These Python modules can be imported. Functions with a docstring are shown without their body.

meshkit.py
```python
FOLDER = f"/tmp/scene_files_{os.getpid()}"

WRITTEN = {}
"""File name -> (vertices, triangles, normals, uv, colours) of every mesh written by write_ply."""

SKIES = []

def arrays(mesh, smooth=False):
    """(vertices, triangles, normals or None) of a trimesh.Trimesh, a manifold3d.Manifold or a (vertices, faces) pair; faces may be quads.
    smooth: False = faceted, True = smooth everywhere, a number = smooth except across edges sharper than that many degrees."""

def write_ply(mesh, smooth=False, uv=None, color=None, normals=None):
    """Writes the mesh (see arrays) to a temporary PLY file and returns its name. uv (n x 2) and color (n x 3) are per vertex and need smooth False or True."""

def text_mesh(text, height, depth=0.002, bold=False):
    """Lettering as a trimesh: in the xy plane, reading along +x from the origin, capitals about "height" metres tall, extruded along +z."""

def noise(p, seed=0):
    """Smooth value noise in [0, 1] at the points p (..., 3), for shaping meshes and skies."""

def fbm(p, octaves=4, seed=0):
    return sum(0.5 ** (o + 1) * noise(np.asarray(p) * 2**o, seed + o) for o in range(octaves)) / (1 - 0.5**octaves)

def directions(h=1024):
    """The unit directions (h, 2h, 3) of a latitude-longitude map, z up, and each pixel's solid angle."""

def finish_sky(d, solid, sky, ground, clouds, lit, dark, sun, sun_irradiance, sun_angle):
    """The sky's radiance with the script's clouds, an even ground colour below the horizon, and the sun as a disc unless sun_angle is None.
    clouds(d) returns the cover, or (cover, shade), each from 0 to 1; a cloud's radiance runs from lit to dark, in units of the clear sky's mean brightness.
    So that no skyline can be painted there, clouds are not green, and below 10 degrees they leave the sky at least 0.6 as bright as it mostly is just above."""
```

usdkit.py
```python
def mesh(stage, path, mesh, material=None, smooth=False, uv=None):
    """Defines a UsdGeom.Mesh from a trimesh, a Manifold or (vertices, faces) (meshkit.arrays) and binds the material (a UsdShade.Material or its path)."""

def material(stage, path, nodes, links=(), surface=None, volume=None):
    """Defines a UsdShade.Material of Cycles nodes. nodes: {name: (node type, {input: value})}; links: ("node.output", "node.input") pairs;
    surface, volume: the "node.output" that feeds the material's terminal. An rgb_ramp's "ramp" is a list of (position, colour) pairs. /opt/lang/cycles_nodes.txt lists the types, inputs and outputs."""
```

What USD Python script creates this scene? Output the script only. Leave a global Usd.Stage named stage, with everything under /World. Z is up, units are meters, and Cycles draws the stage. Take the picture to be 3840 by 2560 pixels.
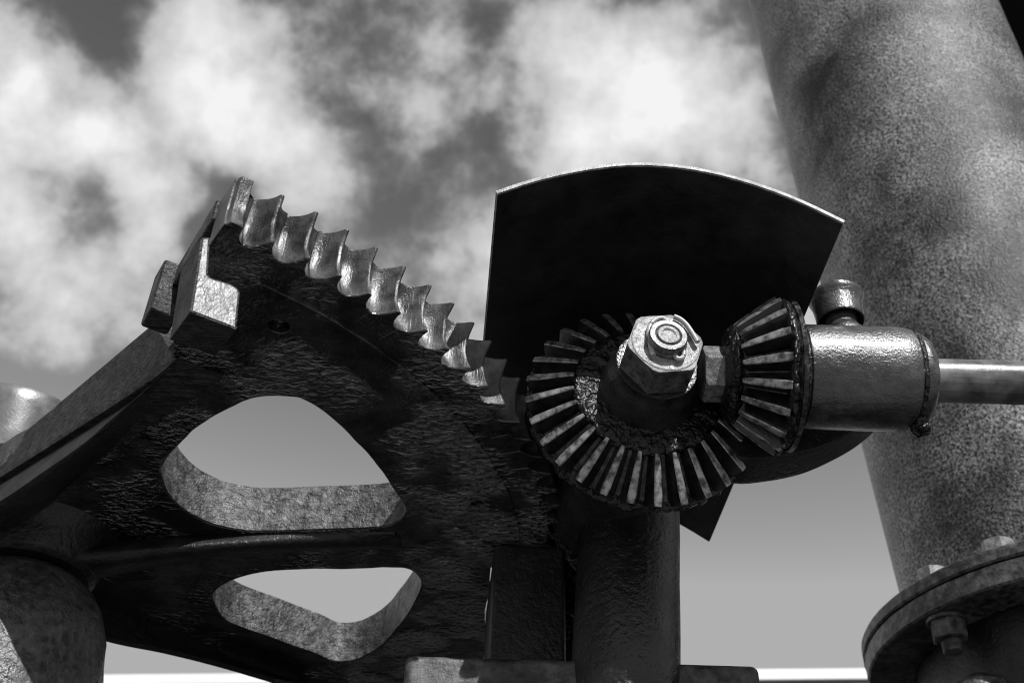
import math, random
import numpy as np, trimesh, manifold3d as m3
from shapely.geometry import Polygon
from pxr import Usd, UsdGeom, UsdLux, UsdShade, Gf, Sdf, Vt
import usdkit, meshkit

rng = np.random.default_rng(7)
random.seed(7)
stage = Usd.Stage.CreateInMemory()
UsdGeom.SetStageUpAxis(stage, UsdGeom.Tokens.z)
UsdGeom.SetStageMetersPerUnit(stage, 1.0)
WORLD = UsdGeom.Xform.Define(stage, '/World'); stage.SetDefaultPrim(WORLD.GetPrim())
UsdGeom.Scope.Define(stage, '/World/Looks')
V = lambda *a: np.array(a, float)
unit = lambda v: np.asarray(v, float) / np.linalg.norm(v)

# ------------------------------------------------------------------ camera
EYE = V(0, 0, 1.25)
CAM = np.array([[0.99949, 0.03194, 0.0], [-0.02025, 0.63371, 0.7733], [0.0247, -0.77291, 0.63404]])   # columns: right, down, forward
FPX = 40 / 36 * 3840
cam = UsdGeom.Camera.Define(stage, '/World/camera')
r_, d_, f_ = CAM[:, 0], CAM[:, 1], CAM[:, 2]
cam.AddTransformOp().Set(Gf.Matrix4d(*r_, 0, *(-d_), 0, *(-f_), 0, *EYE, 1))
cam.CreateFocalLengthAttr(40.0); cam.CreateHorizontalApertureAttr(36.0); cam.CreateVerticalApertureAttr(36.0 * 682 / 1024)
cam.CreateClippingRangeAttr(Gf.Vec2f(0.02, 5000))
cam.CreateFStopAttr(15.0); cam.CreateFocusDistanceAttr(0.71)
cam.CreateExposureAttr(0.0)

# ------------------------------------------------------------------ sun and sky
SUN = unit(V(.437, -1.028, 1.0))
sun = UsdLux.DistantLight.Define(stage, '/World/sun')
sx = unit(np.cross(V(0, 0, 1), SUN)); sy = np.cross(SUN, sx)
sun.AddTransformOp().Set(Gf.Matrix4d(*sx, 0, *sy, 0, *SUN, 0, 0, 0, 0, 1))
sun.CreateIntensityAttr(1.25); sun.CreateAngleAttr(0.53); sun.CreateNormalizeAttr(True); sun.CreateColorAttr(Gf.Vec3f(1, 1, 1))

def ray(px, py):
    return CAM @ V((px - 1920) / FPX, (py - 1280) / FPX, 1)
def at_z(px, py, z):
    """the point of the horizontal plane z on which the picture's point (in the 3840 pixel photograph) lies"""
    d = ray(px, py); return EYE + d * ((z - EYE[2]) / d[2])
K = 3840 / 2352

# clouds: (x, y) in the 2352 pixel picture gives a direction; radius in pixels of that picture; amount
LOBES = [((1330, 230), 200, .55), ((1440, 330), 170, .45), ((1180, 480), 170, .42), ((1560, 250), 110, .25), ((1130, 640), 150, .30), ((1250, 30), 120, .30),
         ((540, 160), 190, .52), ((640, 320), 160, .42), ((400, 60), 120, .26), ((750, 420), 130, .22), ((900, 200), 130, .22),
         ((-10, 130), 120, .55), ((20, 400), 130, .45), ((50, 620), 150, .62), ((90, 780), 110, .35), ((150, 250), 120, .36), ((260, 330), 80, .30), ((360, 440), 80, .42), ((300, 640), 110, .36), ((350, 560), 70, .25),
         ((1740, 330), 110, .42), ((1690, 180), 90, .25), ((1800, 430), 80, .3), ((1000, 20), 90, .2)]
nodes = {
    'tc': ('texture_coordinate', {}),
    'sky': ('sky_texture', {'sky_type': 'single_scattering', 'sun_disc': False, 'sun_elevation': math.asin(SUN[2]), 'sun_rotation': math.atan2(SUN[0], SUN[1]), 'altitude': 100.0, 'air_density': 1.0, 'aerosol_density': 1.0, 'ozone_density': 1.0}),
    'rgb': ('separate_color', {}),
    'xyz': ('separate_xyz', {}),
    'deep': ('math', {'math_type': 'power', 'value2': 2.7}),            # a deep red filter darkens the blue overhead
    'clear0': ('math', {'math_type': 'multiply', 'value2': 2.45}),
    'clear': ('math', {'math_type': 'minimum', 'value2': 4.3}),
    'warp': ('noise_texture', {'scale': 9.0, 'detail': 4.0, 'roughness': 0.6}),
    'wsub': ('vector_math', {'math_type': 'subtract', 'vector2': V(.5, .5, .5)}),
    'wsc': ('vector_math', {'math_type': 'scale', 'scale': 0.09}),
    'wadd': ('vector_math', {'math_type': 'add'}),
    'wn': ('vector_math', {'math_type': 'normalize'}),
    'n1': ('noise_texture', {'scale': 7.5, 'detail': 7.0, 'roughness': 0.58}),
    'n2': ('noise_texture', {'scale': 2.1, 'detail': 3.0, 'roughness': 0.55}),
    'mixn': ('math', {'math_type': 'multiply_add', 'value2': 2.7, 'value3': -1.26}),
    'lowc': ('map_range', {'from_min': 0.50, 'from_max': 0.61, 'to_min': 1.3, 'to_max': 0.0, 'clamp': True}),   # no cloud in the clear band near the horizon
    'sumL': ('math', {'math_type': 'subtract'}),
    'cover': ('map_range', {'range_type': 'smoothstep', 'from_min': -0.06, 'from_max': 0.52, 'to_min': 0.0, 'to_max': 0.97, 'clamp': True}),
    'cl': ('map_range', {'from_min': 0.15, 'from_max': 1.08, 'to_min': 3.0, 'to_max': 9.3, 'clamp': True}),
    'fin': ('mix_float', {}),
    'bg': ('background_shader', {'strength': 0.1}),
}
links = [('tc.generated', 'xyz.vector'), ('sky.color', 'rgb.color'), ('rgb.r', 'deep.value1'), ('deep.value', 'clear0.value1'), ('clear0.value', 'clear.value1'),
         ('tc.generated', 'warp.vector'), ('warp.color', 'wsub.vector1'), ('wsub.vector', 'wsc.vector1'), ('wsc.vector', 'wadd.vector1'), ('tc.generated', 'wadd.vector2'), ('wadd.vector', 'wn.vector1'),
         ('tc.generated', 'n1.vector'), ('n1.fac', 'mixn.value1'), ('xyz.z', 'lowc.value')]
prev = 'mixn.value'
for i, ((px, py), wd, am) in enumerate(LOBES):
    d = unit(ray(px * K, py * K)); wd = wd / 2613
    nodes[f'd{i}'] = ('vector_math', {'math_type': 'dot_product', 'vector2': d})
    nodes[f'm{i}'] = ('map_range', {'range_type': 'smoothstep', 'from_min': math.cos(wd * 1.35), 'from_max': math.cos(wd * .2), 'to_min': 0.0, 'to_max': am * .92, 'clamp': True})
    nodes[f'a{i}'] = ('math', {'math_type': 'add'})
    links += [('wn.vector', f'd{i}.vector1'), (f'd{i}.value', f'm{i}.value'), (f'm{i}.result', f'a{i}.value1'), (prev, f'a{i}.value2')]
    prev = f'a{i}.value'
# elsewhere in the sky clouds of the same kind come from the noise alone
nodes['dv'] = ('vector_math', {'math_type': 'dot_product', 'vector2': unit(ray(1200 * K, 300 * K))})
nodes['mv'] = ('map_range', {'range_type': 'smoothstep', 'from_min': math.cos(.75), 'from_max': math.cos(.45), 'to_min': 2.2, 'to_max': 0.0, 'clamp': True})
nodes['n2s'] = ('math', {'math_type': 'subtract', 'value2': 0.54})
nodes['n2m'] = ('math', {'math_type': 'multiply'})
nodes['av'] = ('math', {'math_type': 'add'})
links += [('tc.generated', 'dv.vector1'), ('dv.value', 'mv.value'), ('tc.generated', 'n2.vector'), ('n2.fac', 'n2s.value1'), ('n2s.value', 'n2m.value1'), ('mv.result', 'n2m.value2'), ('n2m.value', 'av.value1'), (prev, 'av.value2')]
links += [('av.value', 'sumL.value1'), ('lowc.result', 'sumL.value2'), ('sumL.value', 'cover.value'), ('sumL.value', 'cl.value'),
          ('cover.result', 'fin.fac'), ('clear.value', 'fin.a'), ('cl.result', 'fin.b'), ('fin.result', 'bg.color')]
skymat = usdkit.material(stage, '/World/Looks/sky_air', nodes, links, surface='bg.background')
dome = UsdLux.DomeLight.Define(stage, '/World/sky')
UsdShade.MaterialBindingAPI.Apply(dome.GetPrim()).Bind(skymat)
dome.GetPrim().SetCustomDataByKey('kind', 'structure')

# ------------------------------------------------------------------ materials
def iron(name, lo, hi, rough=(.3, .5), spots=60, wrinkle=None, fine=(500, .0003), pits=None, bevel=.001, spec=.5, metallic=0., coat=0., contrast=(.35, .65), big=None, mask=None, ior=1.5):
    """painted or greasy metal: uneven tone and gloss, fine grain, long wrinkles and pits"""
    n = {'tc': ('texture_coordinate', {}),
         'n1': ('noise_texture', {'scale': float(spots), 'detail': 5.0, 'roughness': .62}),
         'cr': ('rgb_ramp', {'ramp': [(0, (lo,) * 3), (contrast[0], (lo,) * 3), (contrast[1], (hi,) * 3), (1, (hi,) * 3)]}),
         'n3': ('noise_texture', {'scale': spots * .6, 'detail': 5.0, 'roughness': .6}),
         'rr': ('map_range', {'from_min': .35, 'from_max': .65, 'to_min': rough[0], 'to_max': rough[1], 'clamp': True}),
         'nf': ('noise_texture', {'scale': float(fine[0]), 'detail': 3.0, 'roughness': .6}),
         'bf': ('bump', {'strength': 1.0, 'distance': fine[1]}),
         'p': ('principled_bsdf', {'ior': ior, 'specular_ior_level': spec, 'metallic': metallic, 'coat_weight': coat, 'coat_roughness': .12})}
    l = [('tc.object', 'n1.vector'), ('n1.fac', 'cr.fac'), ('tc.object', 'n3.vector'), ('n3.fac', 'rr.value'), ('rr.result', 'p.roughness'),
         ('tc.object', 'nf.vector'), ('nf.fac', 'bf.height')]
    if big:                                                # stains and worn patches
        n['nb'] = ('noise_texture', {'scale': float(big[0]), 'detail': 6.0, 'roughness': .62, 'distortion': .4})
        n['mb'] = ('map_range', {'from_min': .36, 'from_max': .64, 'to_min': big[1], 'to_max': big[2], 'clamp': True})
        n['xb'] = ('mix_color', {'blend_type': 'multiply', 'fac': 1.0, 'use_clamp': False})
        l += [('tc.object', 'nb.vector'), ('nb.fac', 'mb.value'), ('mb.result', 'xb.b'), ('cr.color', 'xb.a'), ('xb.result', 'p.base_color')]
    else:
        l.append(('cr.color', 'p.base_color'))
    last = None
    if bevel:
        n['bv'] = ('bevel', {'radius': bevel, 'samples': 3}); last = 'bv.bevel'
    if wrinkle:
        rot, sc, dist = wrinkle
        n['mp'] = ('mapping', {'mapping_type': 'point', 'rotation': V(*rot), 'scale': V(*sc)})
        n['nw'] = ('noise_texture', {'scale': 1.0, 'detail': 3.0, 'roughness': .5, 'distortion': .6})
        n['bw'] = ('bump', {'strength': 1.0, 'distance': dist})
        l += [('tc.object', 'mp.vector'), ('mp.vector', 'nw.vector')]
        if mask:                                           # rough and smooth zones of the casting
            n['nk'] = ('noise_texture', {'scale': float(mask), 'detail': 2.0, 'roughness': .5})
            n['mk'] = ('map_range', {'range_type': 'smoothstep', 'from_min': .42, 'from_max': .62, 'to_min': .10, 'to_max': 1.0, 'clamp': True})
            n['xk'] = ('math', {'math_type': 'multiply'})
            l += [('tc.object', 'nk.vector'), ('nk.fac', 'mk.value'), ('mk.result', 'xk.value1'), ('nw.fac', 'xk.value2'), ('xk.value', 'bw.height')]
        else:
            l.append(('nw.fac', 'bw.height'))
        if last: l.append((last, 'bw.normal'))
        last = 'bw.normal'
    if pits:
        n['vo'] = ('noise_texture', {'scale': float(pits[0]), 'detail': 2.0, 'roughness': .5})
        n['vr'] = ('map_range', {'range_type': 'smoothstep', 'from_min': .3, 'from_max': .6, 'to_min': 0., 'to_max': 1., 'clamp': True})
        n['bp'] = ('bump', {'strength': 1.0, 'distance': pits[1]})
        l += [('tc.object', 'vo.vector'), ('vo.fac', 'vr.value'), ('vr.result', 'bp.height')]
        if last: l.append((last, 'bp.normal'))
        last = 'bp.normal'
    if last: l.append((last, 'bf.normal'))
    l.append(('bf.normal', 'p.normal'))
    return usdkit.material(stage, f'/World/Looks/{name}', n, l, surface='p.BSDF')

yaw = math.radians(0)
M = {}
M['cast'] = iron('black_cast_iron', .11, .28, (.05, .12), 40, ((0, 0, .5), (170, 240, 240), .0060), (420, .0003), bevel=.0012, spec=.4, metallic=.95, mask=17)
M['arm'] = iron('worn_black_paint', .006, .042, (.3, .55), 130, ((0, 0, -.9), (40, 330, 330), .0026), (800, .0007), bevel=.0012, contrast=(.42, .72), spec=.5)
M['tooth'] = iron('worn_tooth_steel', .018, .09, (.22, .34), 110, ((0, 0, 0), (460, 460, 24), .0003), (1000, .0003), bevel=.0012, metallic=.2, spec=1.0, big=(45, .4, 1.6))
M['lug'] = iron('grey_sunlit_face', .09, .24, (.3, .45), 160, ((0, 0, .5), (150, 260, 200), .0010), (800, .0003), bevel=0, contrast=(.3, .6), spec=.8)  # sunlit tone of the stop lug, put into the colour
M['wall'] = iron('rough_inner_paint', .025, .16, (.28, .5), 140, ((0, 0, .3), (140, 260, 260), .0018), (520, .0010), bevel=0, contrast=(.38, .70), big=(16, .4, 1.4))
M['grease'] = iron('black_grease', .004, .012, (.10, .25), 50, None, (420, .0012), pits=(180, .0014), bevel=0)
M['gear'] = iron('oily_tooth_flank', .004, .018, (.14, .24), 110, None, (700, .0002), bevel=0, spec=.7)
M['land'] = iron('worn_tooth_land', .06, .42, (.22, .42), 190, None, (900, .0002), bevel=0, metallic=.6, contrast=(.38, .62))
M['gear_body'] = iron('greasy_gear_body', .008, .13, (.16, .36), 160, None, (420, .0009), bevel=0, contrast=(.45, .7))
M['nut'] = iron('bright_nut_steel', .12, .36, (.3, .5), 200, None, (900, .0003), pits=(420, .00025), bevel=.0008, contrast=(.3, .6))
M['boss'] = iron('oily_black_boss', .005, .02, (.2, .36), 80, ((0, 0, 0), (150, 150, 420), .0005), (500, .0003), bevel=.001)
M['pin'] = iron('pin_wire', .3, .45, (.25, .4), 130, None, (700, .0001), bevel=0)
M['sleeve'] = iron('gunmetal_paint', .010, .05, (.2, .36), 120, ((0, 0, 0), (60, 200, 200), .0004), (640, .0005), bevel=.0012, spec=1.0, coat=.4, big=(25, .5, 1.5))
M['post'] = iron('black_post_paint', .008, .024, (.3, .48), 60, None, (620, .0004), pits=(220, .0003), bevel=.001)
M['bar'] = iron('rubbed_shaft_paint', .05, .16, (.24, .36), 60, ((0, 0, 0), (20, 300, 300), .0002), (900, .0001), bevel=.001, big=(20, .5, 1.4))
M['cap'] = iron('smooth_grey_paint', .05, .13, (.24, .34), 60, None, (500, .0001), bevel=.001, spec=.9, big=(20, .6, 1.3))
M['post2'] = iron('dull_black_post', .003, .010, (.28, .46), 60, None, (520, .0004), pits=(220, .0003), bevel=.001, spec=.7, big=(18, .5, 1.7))
M['foot'] = iron('grey_foot_paint', .02, .10, (.35, .55), 130, ((0, 0, 0), (60, 240, 240), .00025), (700, .0003), bevel=.0015, big=(18, .5, 1.4))
M['guard'] = iron('black_sheet_paint', .006, .016, (.32, .55), 60, None, (300, .0003), bevel=0, spec=.5, big=(9, .4, 1.9))
M['edge'] = iron('pale_sheet_edge', .14, .42, (.3, .5), 140, None, (700, .0004), bevel=0)
M['column'] = iron('grey_column_paint', .005, .25, (.26, .40), 320, None, (800, .0007), pits=(260, .0004), bevel=0, contrast=(.40, .66), spec=.35, big=(5.5, .18, 1.9))
M['flange'] = iron('grey_flange_paint', .015, .10, (.32, .5), 110, None, (330, .0009), bevel=.0012, contrast=(.4, .65), big=(14, .4, 1.5))
M['bolt'] = iron('pale_bolt_paint', .10, .26, (.4, .6), 130, None, (500, .0006), bevel=.001)
M['bolt2'] = iron('oily_nut_steel', .03, .22, (.2, .4), 200, None, (420, .0008), bevel=.001, spec=1.0, contrast=(.3, .6))
M['shaftend'] = iron('turned_shaft_end', .05, .16, (.25, .4), 260, None, (900, .0002), bevel=.0006, metallic=.3)
M['boltd'] = iron('dark_bolt_paint', .02, .12, (.3, .5), 140, None, (500, .0005), bevel=.001)
M['pedestal'] = iron('pitted_pedestal_paint', .03, .12, (.3, .48), 160, None, (420, .0006), pits=(200, .0004), bevel=0, big=(12, .5, 1.4))
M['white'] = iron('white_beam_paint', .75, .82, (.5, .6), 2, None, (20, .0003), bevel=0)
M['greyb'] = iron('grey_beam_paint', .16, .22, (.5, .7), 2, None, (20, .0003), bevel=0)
M['black'] = iron('matt_black_plate', .003, .006, (.7, .9), 2, None, (60, .0003), bevel=0, spec=.1)
M['bounce_ground'] = iron('pale_bounce_ground', .17, .25, (.8, .95), 6, None, (60, .004), bevel=0, spec=.2, big=(1.5, .8, 1.1))  # for the added ground that bounces light upwards
M['ground'] = iron('dark_ground', .007, .013, (.7, .9), 3, None, (60, .004), bevel=0, spec=.1)

# ------------------------------------------------------------------ tree helpers
COUNT = {}
def numbered(path):
    n = COUNT.get(path, 0); COUNT[path] = n + 1
    return path if n == 0 else f'{path}_{n:03d}'
ORIGIN = {}
def thing(name, label, cat, origin=(0, 0, 0), group=None, kind=None):
    p = numbered('/World/' + name)
    x = UsdGeom.Xform.Define(stage, p); x.AddTranslateOp().Set(Gf.Vec3d(*map(float, origin)))
    pr = x.GetPrim(); ORIGIN[p] = np.asarray(origin, float)
    for k_, v_ in (('label', label), ('category', cat), ('group', group), ('kind', kind)):
        if v_: pr.SetCustomDataByKey(k_, v_)
    return p
def part(parent, name, mesh, mat, smooth=30, label=None):
    p = numbered(parent + '/' + name)
    o = ORIGIN[parent]; ORIGIN[p] = o
    v, f, _ = meshkit.arrays(mesh)
    m = usdkit.mesh(stage, p, trimesh.Trimesh(v - o, f, process=False), M[mat], smooth)
    if label: m.GetPrim().SetCustomDataByKey('label', label)
    return p
cat_ = lambda ms: trimesh.util.concatenate([trimesh.Trimesh(*meshkit.arrays(m)[:2], process=False) for m in ms])

# ------------------------------------------------------------------ shapes
def loft(secs, strip=False):
    secs = [np.asarray(s, float) for s in secs]
    n = len(secs[0]); v = np.vstack(secs); f = []
    for i in range(len(secs) - 1):
        for j in range(n):
            a, b = i * n + j, i * n + (j + 1) % n
            f += [(a, b, b + n), (a, b + n, a + n)]
    for i, flip in ((0, True), (len(secs) - 1, False)):
        if strip:                                          # a thin curved sheet: the cap runs from one skin to the other
            for j in range(n // 2 - 1):
                q = (i * n + j, i * n + j + 1, i * n + n - 2 - j, i * n + n - 1 - j)
                for t in ((q[0], q[1], q[2]), (q[0], q[2], q[3])): f.append(t[::-1] if flip else t)
            continue
        c = len(v); v = np.vstack([v, secs[i].mean(0)])
        for j in range(n):
            t = (i * n + j, i * n + (j + 1) % n, c); f.append(t[::-1] if flip else t)
    m = trimesh.Trimesh(v, f, process=False)
    if m.volume < 0: m.invert()
    return m
def basis(ax):
    ax = unit(ax); e = unit(np.cross(ax, V(0, 0, 1) if abs(ax[2]) < .9 else V(1, 0, 0))); return ax, e, np.cross(ax, e)
def lathe(o, ax, prof, seg=72, wob=0, seed=0, arc=None):
    """prof: (t, r) along the axis from one end to the other; closed at both ends"""
    ax, e1, e2 = basis(ax)
    th = np.linspace(0, 2 * np.pi, seg, endpoint=False)
    ring = np.cos(th)[:, None] * e1 + np.sin(th)[:, None] * e2
    secs = []
    for t, r in prof:
        p = o + ax * t + ring * max(r, 1e-5)
        if wob:
            nz = meshkit.fbm(p * 60 + seed * 7.3, 3) - .5
            p = p + ring * (nz * wob)[:, None]
        secs.append(p)
    return loft(secs)
def fine_prof(prof, step=.004, r=.0):
    out = [prof[0]]
    for (t0, r0), (t1, r1) in zip(prof, prof[1:]):
        n = max(1, int(math.hypot(t1 - t0, r1 - r0) / step))
        out += [(t0 + (t1 - t0) * i / n, r0 + (r1 - r0) * i / n) for i in range(1, n + 1)]
    return out
def cylinder(o, ax, t0, t1, r, bev=.0015, seg=64, **k):
    return lathe(o, ax, fine_prof([(t0, 0), (t0, r - bev), (t0 + bev * .3, r - bev * .3), (t0 + bev, r), (t1 - bev, r), (t1 - bev * .3, r - bev * .3), (t1, r - bev), (t1, 0)], .006), seg, **k)
def hexnut(o, ax, t0, t1, rc, turn=0, cham=.86, both=False):
    """hexagonal prism, corner radius rc, its end at t1 chamfered"""
    ax, e1, e2 = basis(ax)
    L = t1 - t0
    cs = m3.CrossSection([[(rc * math.cos(turn + i * math.pi / 3), rc * math.sin(turn + i * math.pi / 3)) for i in range(6)]])
    a = m3.Manifold.extrude(cs, L)
    cone = m3.Manifold.revolve(m3.CrossSection([[(0, 0), (rc * (cham if both else 1.01), 0), (rc * 1.01, rc * .1), (rc * 1.01, L - rc * .1), (rc * cham, L), (0, L)]]), 64)
    v, f, _ = meshkit.arrays(a ^ cone)
    return trimesh.Trimesh(o + ax * t0 + v[:, :1] * e1 + v[:, 1:2] * e2 + v[:, 2:] * ax, f, process=False)
def tube(pts, r, seg=10):
    pts = np.asarray(pts, float); secs = []
    for i, p in enumerate(pts):
        t = unit(pts[min(i + 1, len(pts) - 1)] - pts[max(i - 1, 0)])
        _, e1, e2 = basis(t)
        if i and np.dot(e1, last) < 0: pass
        last = e1
        th = np.linspace(0, 2 * np.pi, seg, endpoint=False)
        secs.append(p + r * (np.cos(th)[:, None] * e1 + np.sin(th)[:, None] * e2))
    return loft(secs)
def spline(pts, n=8, closed=False):
    p = np.asarray(pts, float); N = len(p); out = []
    for i in range(N if closed else N - 1):
        g = (lambda j: p[j % N]) if closed else (lambda j: p[min(max(j, 0), N - 1)])
        a, b, c, d = g(i - 1), g(i), g(i + 1), g(i + 2)
        for t in np.linspace(0, 1, n, endpoint=False):
            out.append(.5 * (2 * b + (c - a) * t + (2 * a - 5 * b + 4 * c - d) * t * t + (3 * b - a - 3 * c + d) * t ** 3))
    if not closed: out.append(p[-1])
    return np.array(out)
def roundbox(lo, hi, T, r=.003):
    """box between two corners in the frame T(a, b, h), with rounded edges"""
    lo, hi = np.minimum(lo, hi) + r, np.maximum(lo, hi) - r
    s = m3.Manifold.sphere(r, 16)
    h = m3.Manifold.batch_hull([s.translate([x, y, z]) for x in (lo[0], hi[0]) for y in (lo[1], hi[1]) for z in (lo[2], hi[2])])
    v, f, _ = meshkit.arrays(h)
    return trimesh.Trimesh(np.array([T(*p) for p in v]), f, process=False)
def lumpy(m, amp, scale, seed=0, n=1):
    for _ in range(n): m = m.subdivide()
    m = m.copy(); m.merge_vertices(); nrm = m.vertex_normals
    m.vertices = m.vertices + nrm * ((meshkit.fbm(m.vertices * scale + seed * 3.7, 3) - .5) * amp)[:, None]
    return m

# ------------------------------------------------------------------ frames
SEC = V(-0.35446596, 0.77207603, 1.67656357)              # pivot of the gear segment, on its lower face
EX, EY = V(.512977797, -.858401875, 0), V(.858401875, .512977797, 0)
R, THK, DT = .4, .0359, math.radians(3.068855)
ZB, ZT = SEC[2], SEC[2] + .0359
def pol(r, i):
    return V(r * R * math.cos(i * DT), r * R * math.sin(i * DT))
def S3(x, y, z):
    return SEC + x * EX + y * EY + V(0, 0, z)
A = V(0.0908576, 0.56851926, 1.69452819)                  # where the axes of the two bevel gears meet
U0, C0, UP = V(0.99850283, 0.05470015, 0), V(0.05470015, -0.99850283, 0), V(0, 0, 1)
U = unit(U0 + .06 * C0); C1 = unit(C0 + .06 * U0)
def G(a, b, h):
    return A + a * U + b * C0 + h * UP
def at_b(px, py, b):
    """the point at which the picture's point lies in the upright plane b in front of the gear axis"""
    d = ray(px * K, py * K); return EYE + d * (((A + C0 * b - EYE) @ C0) / (d @ C0))

# ------------------------------------------------------------------ ground and far beam
g = trimesh.creation.box([120, 60, .2]); g.apply_translation([0, .55 - 30, -.096])  # unseen pale ground, added to bounce glints onto the gear underside
q_ = usdkit.mesh(stage, '/World/bounce_ground', g, M['bounce_ground']); q_.GetPrim().SetCustomDataByKey('kind', 'structure')
g = trimesh.creation.box([1600, 1600, .2]); g.apply_translation([0, 0, -.1])
q_ = usdkit.mesh(stage, '/World/ground', g, M['ground']); q_.GetPrim().SetCustomDataByKey('kind', 'structure')

p0, p1 = V(-2.37, 6.18, 0), V(1.60, 5.79, 0)
bd = unit(p1 - p0); bn = V(-bd[1], bd[0], 0)
T = lambda a, b, h: p0 + bd * a + bn * b + V(0, 0, h)
t = thing('white_beam', 'white horizontal beam with a grey underside, blurred far behind the gears at the bottom', 'beam', (*p0[:2], 0))
part(t, 'beam', roundbox((-4, 0, 3.738), (9, .25, 3.800), T, .006), 'white')
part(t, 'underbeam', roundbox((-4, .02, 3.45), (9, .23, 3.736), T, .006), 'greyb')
for a in (-3.5, 8.5):
    part(t, 'post', roundbox((a - .1, .04, 0), (a + .1, .2, 3.449), T, .01), 'greyb')

# ------------------------------------------------------------------ column at the right
CX = V(.607, 1.108, 0); LEFT = V(-.877, .48, 0)
cax = unit(V(0, 0, 1) + LEFT * (.022 / .94)); CB = CX + V(0, 0, 1.80)
rad = lambda z: .169 + .0145 * (z - 1.864) / .94
t = thing('column', 'tall thick round grey iron column rising behind the gears to the right edge', 'column', (*CX[:2], 0))
prof = [(z - 1.80, rad(z)) for z in np.linspace(1.76, 4.2, 50)]
part(t, 'pipe', lathe(CB, cax, [(prof[0][0], 0)] + prof + [(prof[-1][0], 0)], 128), 'column')
part(t, 'weld_bead', lathe(CX, UP, fine_prof([(1.7915, .150), (1.7915, .186), (1.797, .184), (1.812, .174), (1.816, .160), (1.816, .15)], .003), 128, wob=.002), 'column')
def ringdisc(z0, z1, r, seed):
    b = .002
    return lathe(CX, UP, fine_prof([(z0, 0), (z0, r - b), (z0 + b, r), (z1 - b, r), (z1, r - b), (z1, 0)], .01), 180, wob=.0016, seed=seed)
part(t, 'flange', ringdisc(1.7770, 1.7911, .2222, 1), 'flange', label='thinner upper flange welded to the column')
part(t, 'flange', ringdisc(1.7530, 1.7758, .2212, 2), 'flange', label='thicker lower flange')
part(t, 'base', lathe(CX, UP, [(0, 0), (0, .26), (.04, .26), (.05, .172), (1.752, .172), (1.752, 0)], 96), 'post')
a0 = at_z(3450, 2168, 1.793) - CX; ang0 = math.atan2(a0[1], a0[0])
a1 = at_z(3715, 2048, 1.793) - CX; ang1 = math.atan2(a1[1], a1[0])
an = at_z(3495, 2330, 1.745) - CX; angn = math.atan2(an[1], an[0])
step = ang1 - ang0
for j in range(0, 4):
    a = ang0 + step * j
    q = CX + .201 * V(math.cos(a), math.sin(a), 0)
    part(t, 'bolt_head', hexnut(q, UP, 1.7912, 1.8060, .0158, rng.uniform(0, 1), .8), 'bolt')
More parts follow.
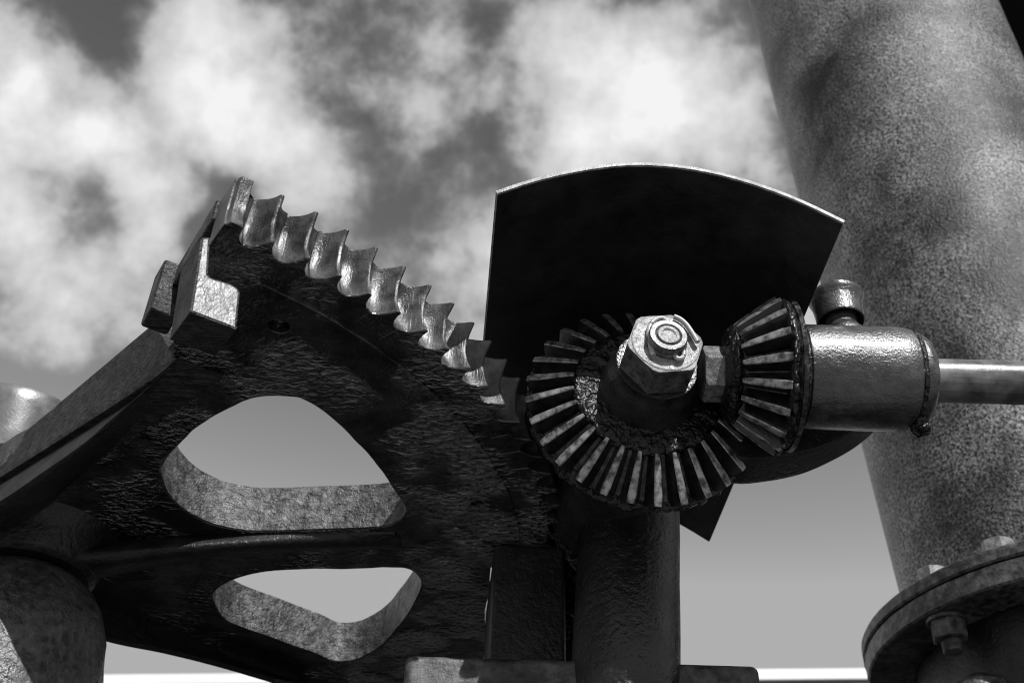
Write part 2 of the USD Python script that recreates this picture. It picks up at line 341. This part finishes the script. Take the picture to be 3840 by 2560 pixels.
for a in (angn, angn + 2.4 * step, angn + 3.4 * step):
    q = CX + .199 * V(math.cos(a), math.sin(a), 0)
    w_ = part(t, 'washer', cylinder(q, UP, 1.7485, 1.7528, .0195, .001, 40), 'boltd')
    part(t, 'nut', hexnut(q, -UP, -1.7483, -1.7310, .0175, .35 + rng.uniform(-.2, .2), .85), 'boltd')
    part(t, 'bolt_end', lathe(q, UP, [(1.719, 0), (1.719, .0085)] + [(1.7195 + i * .0011, .0098 if i % 2 else .0088) for i in range(11)] + [(1.7315, 0)], 32), 'boltd')
    # stiffening rib under the nut
    s_ = CX + .174 * V(math.cos(a), math.sin(a), 0)
    part(t, 'boss', lathe(s_, UP, fine_prof([(1.45, 0), (1.45, .03), (1.675, .03), (1.69, .026), (1.699, .014), (1.70, 0)], .01), 40, wob=.001), 'flange')

# dark sloping plate behind the column's top
lo, hi = V(.62, 2.6, 2.0), V(.62, .9, 3.3)
xx = V(1, 0, 0); dd_ = unit(hi - lo); nn_ = np.cross(xx, dd_)
T = lambda a, b, h: lo + xx * a + dd_ * b + nn_ * h
t = thing('black_plate', 'black plate sloping up behind the top of the column, in the upper right corner', 'plate', lo)
part(t, 'sheet', roundbox((.02, 1.2, 0), (1.5, 1.95, .02), T, .004), 'black')
part(t, 'beam', roundbox((.75, 1.25, -.08), (.83, 1.9, -.001), T, .004), 'black')

# ------------------------------------------------------------------ pedestal under the pivot, and the boss behind the arm
t = thing('pivot_pedestal', 'pitted round iron pedestal under the pivot of the gear segment, at the lower left corner', 'pedestal', (*SEC[:2], 0))
zz = SEC[2]
prof = [(0, 0), (0, .16), (.05, .16), (.06, .125), (.5, .11), (1.2, .095), (zz - .24, .084), (zz - .16, .0765), (zz - .105, .072), (zz - .078, .0675), (zz - .060, .061), (zz - .047, .052), (zz - .039, .042), (zz - .036, .03), (zz - .0345, 0)]
part(t, 'body', lathe(V(*SEC[:2], 0), UP, fine_prof(prof, .008), 96, wob=.0015), 'pedestal')
cr = at_z(352, 2440, zz - .115) - SEC; ca = math.atan2(cr[1], cr[0])
rb = V(*SEC[:2], 0) + .062 * V(math.cos(ca), math.sin(ca), 0)
part(t, 'rib', lathe(rb, unit(V(0, 0, 1) - .05 * V(math.cos(ca), math.sin(ca), 0)), fine_prof([(.6, 0), (.6, .03), (zz - .14, .017), (zz - .11, .014), (zz - .098, .008), (zz - .095, 0)], .01), 36, wob=.001), 'pedestal')
t = thing('capped_post', 'short round glossy grey post top standing behind the upper arm at the left edge', 'post', (SEC[0] - .047, SEC[1], 0))
part(t, 'cap', lathe(V(SEC[0] - .047, SEC[1], 0), UP, fine_prof([(ZT + .004, 0), (ZT + .004, .056), (ZT + .02, .058), (zz + .096, .060), (zz + .101, .0585), (zz + .103, .055), (zz + .103, 0)], .006), 96, wob=.0006), 'cap')

# ------------------------------------------------------------------ the gear segment
def wav(p, amp, sc, seed):
    p = np.asarray(p)
    q = np.c_[p, np.zeros(len(p))]
    return p + np.c_[meshkit.fbm(q * sc + seed, 3) - .5, meshkit.fbm(q * sc + seed + 31.7, 3) - .5] * amp
H1 = [(0.366, 6.04), (0.399, 5.19), (0.447, 4.67), (0.521, 4.27), (0.595, 4.33), (0.656, 4.56), (0.693, 4.98), (0.723, 5.73), (0.732, 6.23), (0.735, 7.4), (0.73, 8.95), (0.727, 10.74), (0.724, 12.56), (0.722, 14.64), (0.722, 15.62), (0.699, 16.57), (0.663, 17.02), (0.613, 17.17), (0.514, 17.16), (0.414, 17.16), (0.355, 15.9), (0.324, 13.38), (0.322, 9.62)]
H2 = [(0.361, 31.64), (0.355, 29.32), (0.375, 26.52), (0.419, 24.27), (0.501, 22.73), (0.585, 22.04), (0.661, 21.42), (0.703, 21.36), (0.727, 22.05), (0.736, 22.95), (0.739, 24.44), (0.744, 27.13), (0.758, 30.06), (0.765, 32.1), (0.758, 33.49), (0.726, 34.44), (0.651, 34.47), (0.539, 34.94), (0.452, 35.32), (0.399, 33.89)]
arcp = lambda r, i0, i1, n=30: [(r, i) for i in np.linspace(i0, i1, n)]
OUT = arcp(.913, .05, 20.15, 60) + [(.90, 20.25), (.862, 20.6), (.863, 21.0), (.872, 22.8), (.884, 24.66), (.92, 26.7), (.974, 28.83), (1.0, 31), (.99, 34), (.93, 36.5), (.85, 38.2), (.752, 39.41), (.619, 41.35), (.526, 44.01), (.451, 48.35), (.34, 52), (.2, 62), (.17, 75), (.17, 95), (.18, -15), (.206, -10.96), (.342, -2.6), (.545, .42), (.65, .86), (.69, .7), (.74, .25), (.785, .07), (.86, .05)]
def dense(pts, step=.004):
    q = np.array(pts); out = []
    for i in range(len(q)):
        a, b = q[i], q[(i + 1) % len(q)]
        n = max(1, int(np.linalg.norm(b - a) / step))
        out += [a + (b - a) * j / n for j in range(n)]
    return np.array(out)
outer = wav(dense([pol(*p) for p in OUT]), .0022, 45, 1)
holes = [wav(dense(spline([pol(*p) for p in h], 6, True)), .0030, 38, 5 + i) for i, h in enumerate((H1, H2))]
poly = Polygon(outer, [holes[0], holes[1]]).buffer(0)
from shapely.geometry import Point
BOLT_HOLES = [at_z(1046, 1218, ZB), at_z(1790, 1885, ZB)]
for q, r in zip(BOLT_HOLES, (.0064, .0050)):
    poly = poly.difference(Point((q - SEC) @ EX, (q - SEC) @ EY).buffer(r, 24))
poly = poly if poly.geom_type == 'Polygon' else max(poly.geoms, key=lambda q: q.area)
def slab(poly, z0, z1):
    m = trimesh.creation.extrude_polygon(poly, z1 - z0, engine='earcut')
    v = np.array(m.vertices)
    return trimesh.Trimesh(SEC + v[:, :1] * EX + v[:, 1:2] * EY + (v[:, 2:] + z0) * UP, m.faces, process=False)
seg = thing('gear_segment', 'large black cast iron gear segment with two rounded triangular openings and pointed teeth', 'gear', SEC)
part(seg, 'web', slab(poly, -.0010, THK), 'cast', 30)
# inner walls of the openings (a thin lining, rougher paint)
for h in holes:
    ring = Polygon(h).buffer(.0006); inner = ring.buffer(-.0016)
    part(seg, 'opening_wall', slab(ring.difference(inner), -.0006, THK + .0012), 'wall', 40)
    lower = Polygon(h).buffer(-.0009)
    part(seg, 'opening_wall', slab(ring.difference(lower.buffer(-.0005)), -.0003, THK * .52), 'wall', 40)
rimp = Polygon([pol(*p) for p in arcp(.948, -.22, 20.2, 90) + arcp(.895, 20.2, .09, 60) + [(.9, -.0)]])
part(seg, 'rim', slab(rimp.buffer(0), .0, THK + .002), 'cast', 30)

def sag(zf):
    return .0365 - math.sqrt(.0365 ** 2 - (.0185 * zf) ** 2)
SAG1 = sag(1)
def tooth(k, wide=False):
    r0 = random.Random(k)
    ts = np.linspace(-.5, .5, 19)
    if wide: ts = np.linspace(-.24, .5, 15)
    hgt = .0126 * (1 + r0.uniform(-.05, .04)); lean = .07 + r0.uniform(-.01, .02)
    secs = []
    for zi in np.linspace(-1, 1, 11):
        z = THK / 2 * (1 + zi)
        rt = R - (SAG1 - sag(zi))
        if abs(zi) > .95: rt -= .0004
        loop = []
        for tt in ts:
            x = abs(tt) if not wide else (max(0, tt - .16) / .34 * .5 if tt > .16 else 0)
            q = max(0., min(1., 1 - 2 * max(0, x - .05) / .9))
            fr = 1 - math.sqrt(max(0, 1 - .91 * q * q)) if q > 0 else 0
            fr = min(1, fr / .7)
            if wide and tt < -.18: fr = .75
            rr = rt - hgt + hgt * fr + (meshkit.noise(V(k * 3.1 + tt * 4, zi * 2.2, 0)) - .5) * .0012 * (1 + (k > 5))
            an_ = (k + tt + lean * fr + (meshkit.noise(V(k * 1.7, zi * 2.5, 4)) - .5) * .03) * DT
            loop.append(S3(rr * math.cos(an_), rr * math.sin(an_), z))
        for tt in (ts[-1], ts[0]):
            an_ = (k + tt) * DT
            loop.append(S3(.374 * math.cos(an_), .374 * math.sin(an_), z))
        secs.append(loop)
    c0 = np.mean(secs[0], 0)
    under = loft([[c0 + (q - c0) * .985 - V(0, 0, .0005) for q in secs[0]], [c0 + (q - c0) * .995 + V(0, 0, .0004) for q in secs[0]]])
    return loft(secs), under
for k in range(0, 20):
    tm, um = tooth(k, k == 0)
    tp = part(seg, 'tooth', tm, 'tooth', 35, label='blunt wide end tooth of the segment' if k == 0 else None)
    part(tp, 'underside', um, 'cast', 30)

# upper arm: outer side face, sloping, and the rib under it
L1 = [(-260, 1915), (0, 1697), (200, 1529), (383, 1376), (500, 1277), (580, 1210)]
L3 = [(-260, 1945), (0, 1789), (230, 1645), (498, 1472), (600, 1400), (660, 1345)]
pa, pb = spline([at_z(*p, ZT + .001) for p in L1], 8), spline([at_z(*p, ZB - .0032) for p in L3], 8)
inw = EY * .03
secs = []
for q1, q3 in zip(pa, pb):
    mid = (q1 + q3) / 2
    secs.append([q3, q3 * .93 + q1 * .07 - EY * .0012, mid - EY * .0006, q1 * .93 + q3 * .07 - EY * .001, q1, q1 + inw, V(*(q3 + inw)[:2], q1[2]), q3 + inw])
part(seg, 'arm_edge', loft(secs), 'arm', 25)
L4 = [(-260, 2010), (0, 1862), (150, 1768), (306, 1662), (430, 1560), (520, 1478)]
L5 = [(-260, 2120), (0, 1968), (184, 1804), (306, 1700), (440, 1580), (530, 1490)]
L6 = [(-200, 2150), (77, 1995), (253, 1827), (350, 1745), (450, 1655), (560, 1530)]
hh = [.040, .036, .030, .024, .014, .006]
P4 = spline([at_z(*p, ZB - h) for p, h in zip(L4, hh)], 8); P5 = spline([at_z(*p, ZB - h) for p, h in zip(L5, hh)], 8); P6 = spline([at_z(*p, ZB - .002) for p in L6], 8)
P3 = spline([at_z(p[0] + 12, p[1] + 14, ZB - .002) for p in L3], 8)
secs = []
for q3, q4, q5, q6 in zip(P3, P4, P5, P6):
    bot = (q4 + q5) / 2 - V(0, 0, .0015)
    secs.append([q3, q3 * .25 + q4 * .75 , q4 * .85 + q5 * .15, bot, q5 * .85 + q4 * .15, q5 * .8 + q6 * .2, q5 * .4 + q6 * .6 - V(0, 0, .001), q6, q6 + V(0, 0, .006), q3 + V(0, 0, .006)])
part(seg, 'arm_rib', loft(secs), 'post', 35)
# middle rib
Ln = [(-60, 1990), (240, 2030), (697, 2015), (1088, 2000), (1480, 1998)]
Lu = [(-60, 2080), (240, 2083), (697, 2055), (1088, 2034), (1500, 2022)]
Ll = [(-30, 2200), (283, 2186), (463, 2153), (871, 2083), (1500, 2060)]
hm = [.034, .031, .022, .011, .003]
Pn = spline([at_z(*p, ZB - .002) for p in Ln], 8); Pu = spline([at_z(*p, ZB - h) for p, h in zip(Lu, hm)], 8); Pl = spline([at_z(*p, ZB - h) for p, h in zip(Ll, hm)], 8)
secs = [[n_, n_ * .35 + u_ * .65 + V(0, 0, .002), u_ * .92 + l_ * .08, (u_ + l_) / 2 - V(0, 0, .001), l_ * .92 + u_ * .08, l_ + V(0, 0, max(.001, ZB - l_[2])), l_ + V(0, 0, max(.004, ZB - l_[2] + .004)), n_ + V(0, 0, .006)] for n_, u_, l_ in zip(Pn, Pu, Pl)]
part(seg, 'spoke_rib', loft(secs), 'post', 35)
# lower rib along the far arm
Ln = [(90, 2160), (380, 2275), (800, 2425), (1050, 2520), (1300, 2605)]
Lu = [(90, 2270), (395, 2383), (620, 2430), (816, 2478), (1034, 2543)]
Ll = [(90, 2300), (392, 2402), (620, 2450), (816, 2499), (1034, 2563)]
hm = [.030, .026, .020, .018, .016]
Pn = spline([at_z(*p, ZB - .002) for p in Ln], 8); Pu = spline([at_z(*p, ZB - h) for p, h in zip(Lu, hm)], 8); Pl = spline([at_z(*p, ZB - h) for p, h in zip(Ll, hm)], 8)
secs = [[n_, n_ * .4 + u_ * .6, u_, l_, l_ + V(0, 0, .03), n_ + V(0, 0, .006)] for n_, u_, l_ in zip(Pn, Pu, Pl)]
part(seg, 'arm_rib', loft(secs), 'post', 25)
# hub
part(seg, 'hub', lathe(SEC, UP, fine_prof([(-.034, 0), (-.034, .044), (-.031, .048), (-.010, .054), (-.002, .060), (THK + .001, .072), (THK + .003, .07), (THK + .003, 0)], .005), 80, wob=.001), 'post')
# end stop lugs
def lugbox(i0, i1, r0, r1, z0, z1, rr=.002):
    a_ = DT * R * .86
    ctr = pol(.86, 0)
    # local frame: x radial, y tangential at index 0
    T = lambda x, y, z: S3(x, y, z)
    return roundbox((r0 * R, i0 * DT * R * .84, z0), (r1 * R, i1 * DT * R * .84, z1), T, rr)
lug1 = m3.Manifold.batch_hull  # (kept short: the lug is the union of a tongue and a block)
def union(ms):
    out = None
    for m in ms:
        v, f, _ = meshkit.arrays(m)
        q = trimesh.Trimesh(v, f); q.merge_vertices()
        mm = m3.Manifold(m3.Mesh(np.asarray(q.vertices, np.float32), np.asarray(q.faces, np.uint32)))
        out = mm if out is None else out + mm
    return out
z5 = lambda x, y: (520 + x * .4464, 660 + y * .4464)
ZL = ZB - .062
B1, B2, B4 = at_z(*z5(432, 1142), ZL), at_z(*z5(820, 1290), ZL), at_z(*z5(262, 1372), ZL)
fx = unit(B2 - B1); fn = np.cross(fx, UP)                 # its outer face is the upright plane through B1 and B2
prof = []
for p_ in [(432, 1142), (820, 1290), (848, 990), (838, 955), (812, 930), (770, 908), (700, 885), (640, 868), (600, 852), (580, 828), (590, 640), (598, 527), (590, 519), (532, 517), (524, 528), (500, 700), (478, 850), (452, 1010)]:
    d = ray(*z5(*p_)); prof.append(EYE + d * (((B1 - EYE) @ fn) / (d @ fn)))
dv = B4 - B1
pl = Polygon([((q - B1) @ fx, q[2]) for q in prof])
me = trimesh.creation.extrude_polygon(pl, np.linalg.norm(dv), engine='earcut')
vv = np.array(me.vertices)
me = trimesh.Trimesh(V(*B1[:2], 0) + vv[:, :1] * fx + vv[:, 1:2] * UP + vv[:, 2:] * unit(dv), me.faces, process=False); me.fix_normals()
sl = part(seg, 'stop_lug', me, 'arm', 30, label='stop block hanging under the end of the rim, its outer face coloured paler to stand for sunlight')
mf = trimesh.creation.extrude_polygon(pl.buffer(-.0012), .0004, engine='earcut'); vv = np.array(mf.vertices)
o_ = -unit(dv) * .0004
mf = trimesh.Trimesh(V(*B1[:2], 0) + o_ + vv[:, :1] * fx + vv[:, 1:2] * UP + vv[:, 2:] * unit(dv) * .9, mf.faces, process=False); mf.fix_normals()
part(sl, 'sunlit_face', mf, 'lug', 30)  # paler plate over the lug: sunlight on this face put into its colour
part(seg, 'stop_lug', lugbox(-.82, .1, .716, .766, .001, THK + .005), 'arm', 30, label='rear stop lug at the end of the arm')
part(seg, 'end_bar', lugbox(-.36, .07, .765, .93, THK - .013, THK + .0035, .0015), 'arm', 30)

# ------------------------------------------------------------------ worm shaft with bevel gear
def bevel_tooth(o, ax, th, tip0, tip1, depth0, depth1, wt0, wt1, wr0, wr1, seed, sink=.003):
    """one tooth on a cone about ax: tip0/tip1 = (t, r) of its small and big end"""
    ax, e1, e2 = basis(ax)
    rd = math.cos(th) * e1 + math.sin(th) * e2; tg = -math.sin(th) * e1 + math.cos(th) * e2
    t0, t1 = V(*tip0), V(*tip1)
    dr = unit(t1 - t0); nrm = V(dr[1], -dr[0])            # (t, r) outwards
    if nrm[1] < 0: nrm = -nrm
    rr = random.Random(seed)
    secs, lands = [], []
    n = 7
    for i in range(n):
        s = i / (n - 1)
        tip = t0 + (t1 - t0) * s; dep = depth0 + (depth1 - depth0) * s
        wt, wr = wt0 + (wt1 - wt0) * s, wr0 + (wr1 - wr0) * s
        tip = tip + nrm * rr.uniform(-.00012, .00012)
        if i in (0, n - 1): tip = tip - nrm * .0006; wt *= .8
        P = lambda d, x: o + ax * (tip - nrm * d)[0] + rd * (tip - nrm * d)[1] + tg * x
        half = [(0, wt * .75), (dep * .05, wt), (dep * .35, wt + (wr - wt) * .28), (dep * .7, wt + (wr - wt) * .6), (dep, wr), (dep + sink, wr)]
        secs.append([P(d, -x) for d, x in reversed(half)] + [P(d, x) for d, x in half])
        if 0 < i < n - 1 or True: lands.append([P(-.00025, -wt * .7), P(-.00025, wt * .7), P(.0003, wt * .95), P(.0003, -wt * .95)])
    return loft(secs), loft(lands)
ws = thing('worm_shaft', 'greasy shaft carrying the large toothed wheel and bright nut that points at the viewer', 'gear shaft', A)
N1 = 28
ti0, ti1 = (-.0184, .0490), (-.0335, .0780)
n_ = unit(V(ti1[0] - ti0[0], ti1[1] - ti0[1])); nr = V(-n_[1], n_[0]); nr = nr if nr[0] > 0 else -nr
rt0 = V(*ti0) - nr * .0068; rt1 = V(*ti1) - nr * .0112
body = lathe(A, C1, fine_prof([(-.066, 0), (-.066, .050), (-.058, .067), (rt1[0] - .002, rt1[1] + .0004), (rt1[0], rt1[1]), (rt0[0], rt0[1]), (rt0[0] - .002, rt0[1] - .004), (-.030, .040), (-.030, .030), (-.030, 0)], .004), 112, wob=.0008)
gb = part(ws, 'bevel_gear', body, 'gear_body')
for i in range(N1):
    th = 2 * math.pi * (i + .35) / N1
    tm, lm = bevel_tooth(A, C1, th, ti0, ti1, .0068, .0112, .0018, .0030, .0042, .0067, i)
    part(gb, 'tooth', tm, 'gear', 25); part(gb, 'tooth_land', lm, 'land', 25)
part(ws, 'boss', lathe(A, C1, fine_prof([(-.040, 0), (-.040, .0335), (-.022, .0325), (-.012, .0305), (-.002, .0288), (.001, .0272), (.004, .0265), (.0078, .0262), (.0082, .0235), (.0082, 0)], .003), 72, wob=.0010, seed=3), 'boss', 40)
nt = part(ws, 'castle_nut', hexnut(A, C1, .0080, .0298, .0252, math.radians(12), .95), 'boltd', 25, label='hexagon nut, dark on its sides and bright on its end face')
part(nt, 'end_face', lathe(A, C1, [(.0294, 0), (.0294, .0214), (.0299, .0214), (.0303, .0209), (.0303, 0)], 72), 'nut', 30)
fc = A + C1 * .0298
sh = lathe(A, C1, fine_prof([(.028, 0), (.028, .0130), (.0322, .0130), (.0328, .0121), (.0368, .0121), (.0380, .0114), (.0382, .0085), (.0372, .0070), (.0382, .0062), (.0382, .0040), (.0352, .0030), (.0352, 0)], .0015), 64, wob=.0003)
part(ws, 'shaft_end', sh, 'shaftend', 30)
part(ws, 'centre_mark', lathe(A, C1, [(.0350, .0042), (.0384, .0044), (.0386, .0052), (.0385, .0066), (.0380, .0070), (.0378, .0070)], 40), 'nut', 30)
zc = lambda px, py, b=.0325: at_b(px, py, b)
for pts, rr in (([(1501, 815), (1496, 800), (1491, 780), (1490, 760), (1496, 743), (1508, 733), (1522, 731), (1534, 740)], .0017),
                ([(1548, 727), (1562, 733), (1576, 745), (1588, 762), (1602, 785)], .0017),
                ([(1545, 798), (1556, 797), (1566, 802), (1571, 812), (1566, 822), (1556, 823), (1550, 815), (1549, 806)], .0015)):
    part(nt, 'cotter_pin', tube(spline([zc(*p) for p in pts], 5), rr), 'pin', 40)
def grease_ring(o, ax, t, r, w, seed):
    m = lathe(o, ax, [(t - w, r - w), (t - w * .8, r), (t - w * .2, r + w * .7), (t + w * .4, r + w * .6), (t + w, r), (t + w, r - w)], 200)
    v = np.array(m.vertices); c_ = v - o; rd = c_ - np.outer(c_ @ unit(ax), unit(ax)); rd /= np.linalg.norm(rd, axis=1)[:, None] + 1e-9
    nz = meshkit.fbm(v * 170 + seed, 3) - .5
    return trimesh.Trimesh(v + rd * (nz * w * 2.6)[:, None] + unit(ax) * (meshkit.fbm(v * 150 + seed + 9, 3) - .5)[:, None] * w * 2.2, m.faces, process=False)
part(ws, 'grease', grease_ring(A, C1, -.0225, .0460, .0030, 1), 'grease', 50)
part(ws, 'grease', grease_ring(A, C1, -.0440, .0740, .0026, 2), 'grease', 50)
# worm
def helix_worm(b0, b1, rroot, rtip, pitch):
    n, m = int((b0 - b1) / .0009), 72
    secs = []
    for i in range(n + 1):
        b = b0 + (b1 - b0) * i / n
        th = np.linspace(0, 2 * np.pi, m, endpoint=False)
        ph = ((b + .2277) / pitch + th / (2 * np.pi) + .2) % 1
        x = np.abs(ph - .5) * 2
        r = rroot + (rtip - rroot) * np.clip((.72 - x) / .45, 0, 1)
        fade = min(1, (b0 - b) / .012, (b - b1) / .012); r = rroot + (r - rroot) * max(0, fade)
        p = A + C0 * b
        ring = np.cos(th)[:, None] * U0 + np.sin(th)[:, None] * UP
        pp = p + ring * r[:, None]
        nz = meshkit.fbm(pp * 110, 3) - .5
        secs.append(pp + ring * (nz * .009)[:, None])
    return loft(secs)
part(ws, 'worm', helix_worm(-.175, -.325, .0335, .0485, .02142), 'grease', 50)
part(ws, 'shaft', cylinder(A, C0, -.40, -.05, .020), 'post')

# ------------------------------------------------------------------ pinion shaft
ps = thing('pinion_shaft', 'thin horizontal rod with the small toothed wheel, running off at the right edge', 'gear shaft', A)
N2 = 18
ti0, ti1 = (.0495, .0320), (.0755, .0505)
nr = unit(V(-(ti1[1] - ti0[1]), ti1[0] - ti0[0]))
rt0 = V(*ti0) - nr * .0068; rt1 = V(*ti1) - nr * .0108
body = lathe(A, U, fine_prof([(.046, 0), (.046, .019), (.048, rt0[1] - .004), (rt0[0], rt0[1]), (rt1[0], rt1[1]), (rt1[0] + .0015, .0475), (rt1[0] + .004, .0485), (.0800, .0435), (.0830, .037), (.0830, 0)], .003), 96, wob=.0009, seed=5)
pb_ = part(ps, 'bevel_pinion', body, 'gear_body')
for i in range(N2):
    th = 2 * math.pi * (i + .2) / N2
    tm, lm = bevel_tooth(A, U, th, ti0, ti1, .0068, .0108, .0020, .0032, .0043, .0067, 100 + i)
    part(pb_, 'tooth', tm, 'gear', 25); part(pb_, 'tooth_land', lm, 'land', 25)
_, e1, e2 = basis(-U); fl = C0 * math.cos(.52) + UP * math.sin(.52)
part(ps, 'lock_nut', hexnut(A, -U, -.047, -.0300, .0180, math.atan2(fl @ e2, fl @ e1) - math.pi / 6, .9), 'bolt2', 25, label='hexagon nut on the inner end, greasy with one bright flat')
part(ps, 'grease_collar', lathe(A, U, fine_prof([(.042, 0), (.042, .020), (.0445, .028), (.0475, .0305), (.051, .028), (.051, 0)], .002), 60, wob=.006, seed=9), 'grease', 50)
for j, (a_, w2, r2) in enumerate(((.0832, .0020, .0365), (.0857, .0020, .0362), (.0882, .0028, .0352))):
    part(ps, 'washer' if j else 'seal_ring', lathe(A, U, fine_prof([(a_, 0), (a_, r2 - .0008), (a_ + w2 / 2, r2), (a_ + w2, r2 - .0008), (a_ + w2, 0)], .0015), 72, wob=.0022, seed=11 + j), 'grease', 50)
part(ps, 'shaft', cylinder(A, U, .168, .85, .0139, .001, 56), 'bar')

part(ps, 'grease', grease_ring(A, U, .0785, .0475, .0024, 3), 'grease', 50)

# ------------------------------------------------------------------ bearing frame
bf = thing('bearing_frame', 'black cast bearing bracket carrying the shafts, with round post and broad grey foot', 'bracket', (*G(0, -.15, 0)[:2], 0))
part(bf, 'sleeve', lathe(A, U, fine_prof([(.0912, 0), (.0912, .0318), (.0926, .0333), (.154, .0333), (.1595, .032), (.1615, .029), (.1615, 0)], .003), 112, wob=.0007, seed=21), 'sleeve', 40)
part(bf, 'collar', lathe(A, U, fine_prof([(.1610, 0), (.1610, .0286), (.1675, .0282), (.1715, .0258), (.1732, .0215), (.1736, .014), (.1736, 0)], .002), 96, wob=.0008, seed=22), 'sleeve', 40)
part(bf, 'collar_ring', lathe(A, U, fine_prof([(.1600, 0), (.1600, .0298), (.1612, .0308), (.1640, .0300), (.1646, .028), (.1646, 0)], .0015), 96, wob=.0024, seed=23), 'grease', 40)
part(bf, 'grease_lump', lumpy(trimesh.Trimesh(*meshkit.arrays(m3.Manifold.sphere(.0065, 24))[:2]).apply_translation(G(.1635, -.004, -.0325)), .006, 220, 2), 'grease', 50)
# the bracket from the post to the sleeve
pts = [(1590, 1000), (1600, 1085), (1680, 1112), (1760, 1107), (1840, 1090), (1910, 1060), (1970, 1025), (2012, 985), (2000, 950), (1980, 915), (1880, 890), (1700, 900)]
fr = [at_b(*p, -.062) + C0 * .030 for p in spline(pts, 4, True)]
cen = np.mean(fr, 0)
secs = [[cen + (q - cen) * s - C0 * o for q in fr] for s, o in ((.97, 0), (1, .003), (1, .014), (1, .027), (.98, .030))]
part(bf, 'web', loft(secs), 'post', 40)
# grease cup on the sleeve
cb = G(.1255, 0, 0)
part(bf, 'cup_neck', lathe(cb, UP, fine_prof([(.030, 0), (.030, .0150), (.0355, .0138), (.0385, .0118), (.0420, .0105), (.058, .0105), (.058, 0)], .002), 48, wob=.0005), 'sleeve', 40)
part(bf, 'grease_cup', lathe(cb, UP, fine_prof([(.063, .0002), (.057, .0126), (.047, .0140), (.0460, .0147), (.0466, .0156), (.055, .0158), (.0615, .0165), (.0645, .0176), (.0665, .0182), (.0680, .0179), (.0688, .0156), (.0688, 0)], .0016), 72, wob=.0008, seed=31), 'sleeve', 40)
# post
th = np.linspace(0, 2 * np.pi, 64, endpoint=False)
secs = []
for h, ac, r in ((.015, .003, .030), (0, .0022, .036), (-.035, .0002, .0363), (-.075, -.0022, .0362), (-.115, -.0047, .0361), (-.137, -.0061, .036), (-.150, -.0066, .035), (-.164, -.007, .0315), (-.175, -.007, .025), (-.183, -.007, .016), (-.186, -.007, .004)):
    secs.append([A + (ac + .005 + r * math.cos(q)) * U0 + (-.148 + r * math.sin(q)) * C0 + h * UP for q in th])
part(bf, 'post', lumpy(loft(secs), .0016, 60, 4), 'post2', 40)
part(bf, 'bearing', cylinder(A, C1, -.178, -.066, .040, .003), 'post')
part(bf, 'foot', roundbox((-.1460, -.38, -.32), (.0845, -.136, -.1325), G, .005), 'foot', 30)
part(bf, 'foot_bolt', lathe(G(.0460, -.162, -.1345), UP, fine_prof([(0, 0), (0, .0135), (.003, .0135), (.0055, .011), (.0075, .006), (.008, 0)], .002), 40, wob=.001), 'foot')
T = lambda a, b, h: A + a * U0 + b * C0 + h * UP
part(bf, 'side_plate', roundbox((-.0890, -.30, -.14), (-.036, -.186, -.024), T, .003), 'post')
part(bf, 'plinth', roundbox((-.12, -.35, -A[2]), (.06, -.14, -.3205), G, .01), 'post')
part(bf, 'rear_bearing', roundbox((-.03, -.39, -.20), (.03, -.335, .035), T, .01), 'post')

# ------------------------------------------------------------------ guard
gd = thing('guard', 'black arched cover of thin sheet steel behind and above the toothed wheels', 'guard', A)
arch = [at_b(*p, .083) for p in ((1143, 445), (1215, 421), (1300, 400), (1390, 385), (1480, 380), (1590, 390), (1700, 415), (1820, 457), (1937, 512))]
arch = spline(arch, 6)
t_ = .0022
norm = []
for i in range(len(arch)):
    tg = unit(arch[min(i + 1, len(arch) - 1)] - arch[max(i - 1, 0)]); n2 = np.cross(C0, tg); norm.append(n2 if n2[2] > 0 else -n2)
norm = np.array(norm)
W0 = unit(V(-.0547, .9985, 0))
secs = [np.vstack([arch + W0 * s, (arch + norm * t_ + W0 * s)[::-1]]) for s in np.linspace(0.0012, .396, 12)]
part(gd, 'sheet', loft(secs, True), 'guard', 40)
secs = [np.vstack([arch + W0 * s - norm * .0001, (arch + norm * (t_ + .0001) + W0 * s)[::-1]]) for s in (-.0004, .0012)]
part(gd, 'front_edge', loft(secs, True), 'edge', 40, label='bright front edge of the sheet')  # front strip in a paler colour than the sheet
for s in (.30,):
    q = arch[len(arch) // 2 + 6] + W0 * s
    part(gd, 'stay', tube([q - V(0, 0, .002), q - V(0, 0, .05), V(q[0], q[1], ZB - .10)], .006), 'post')
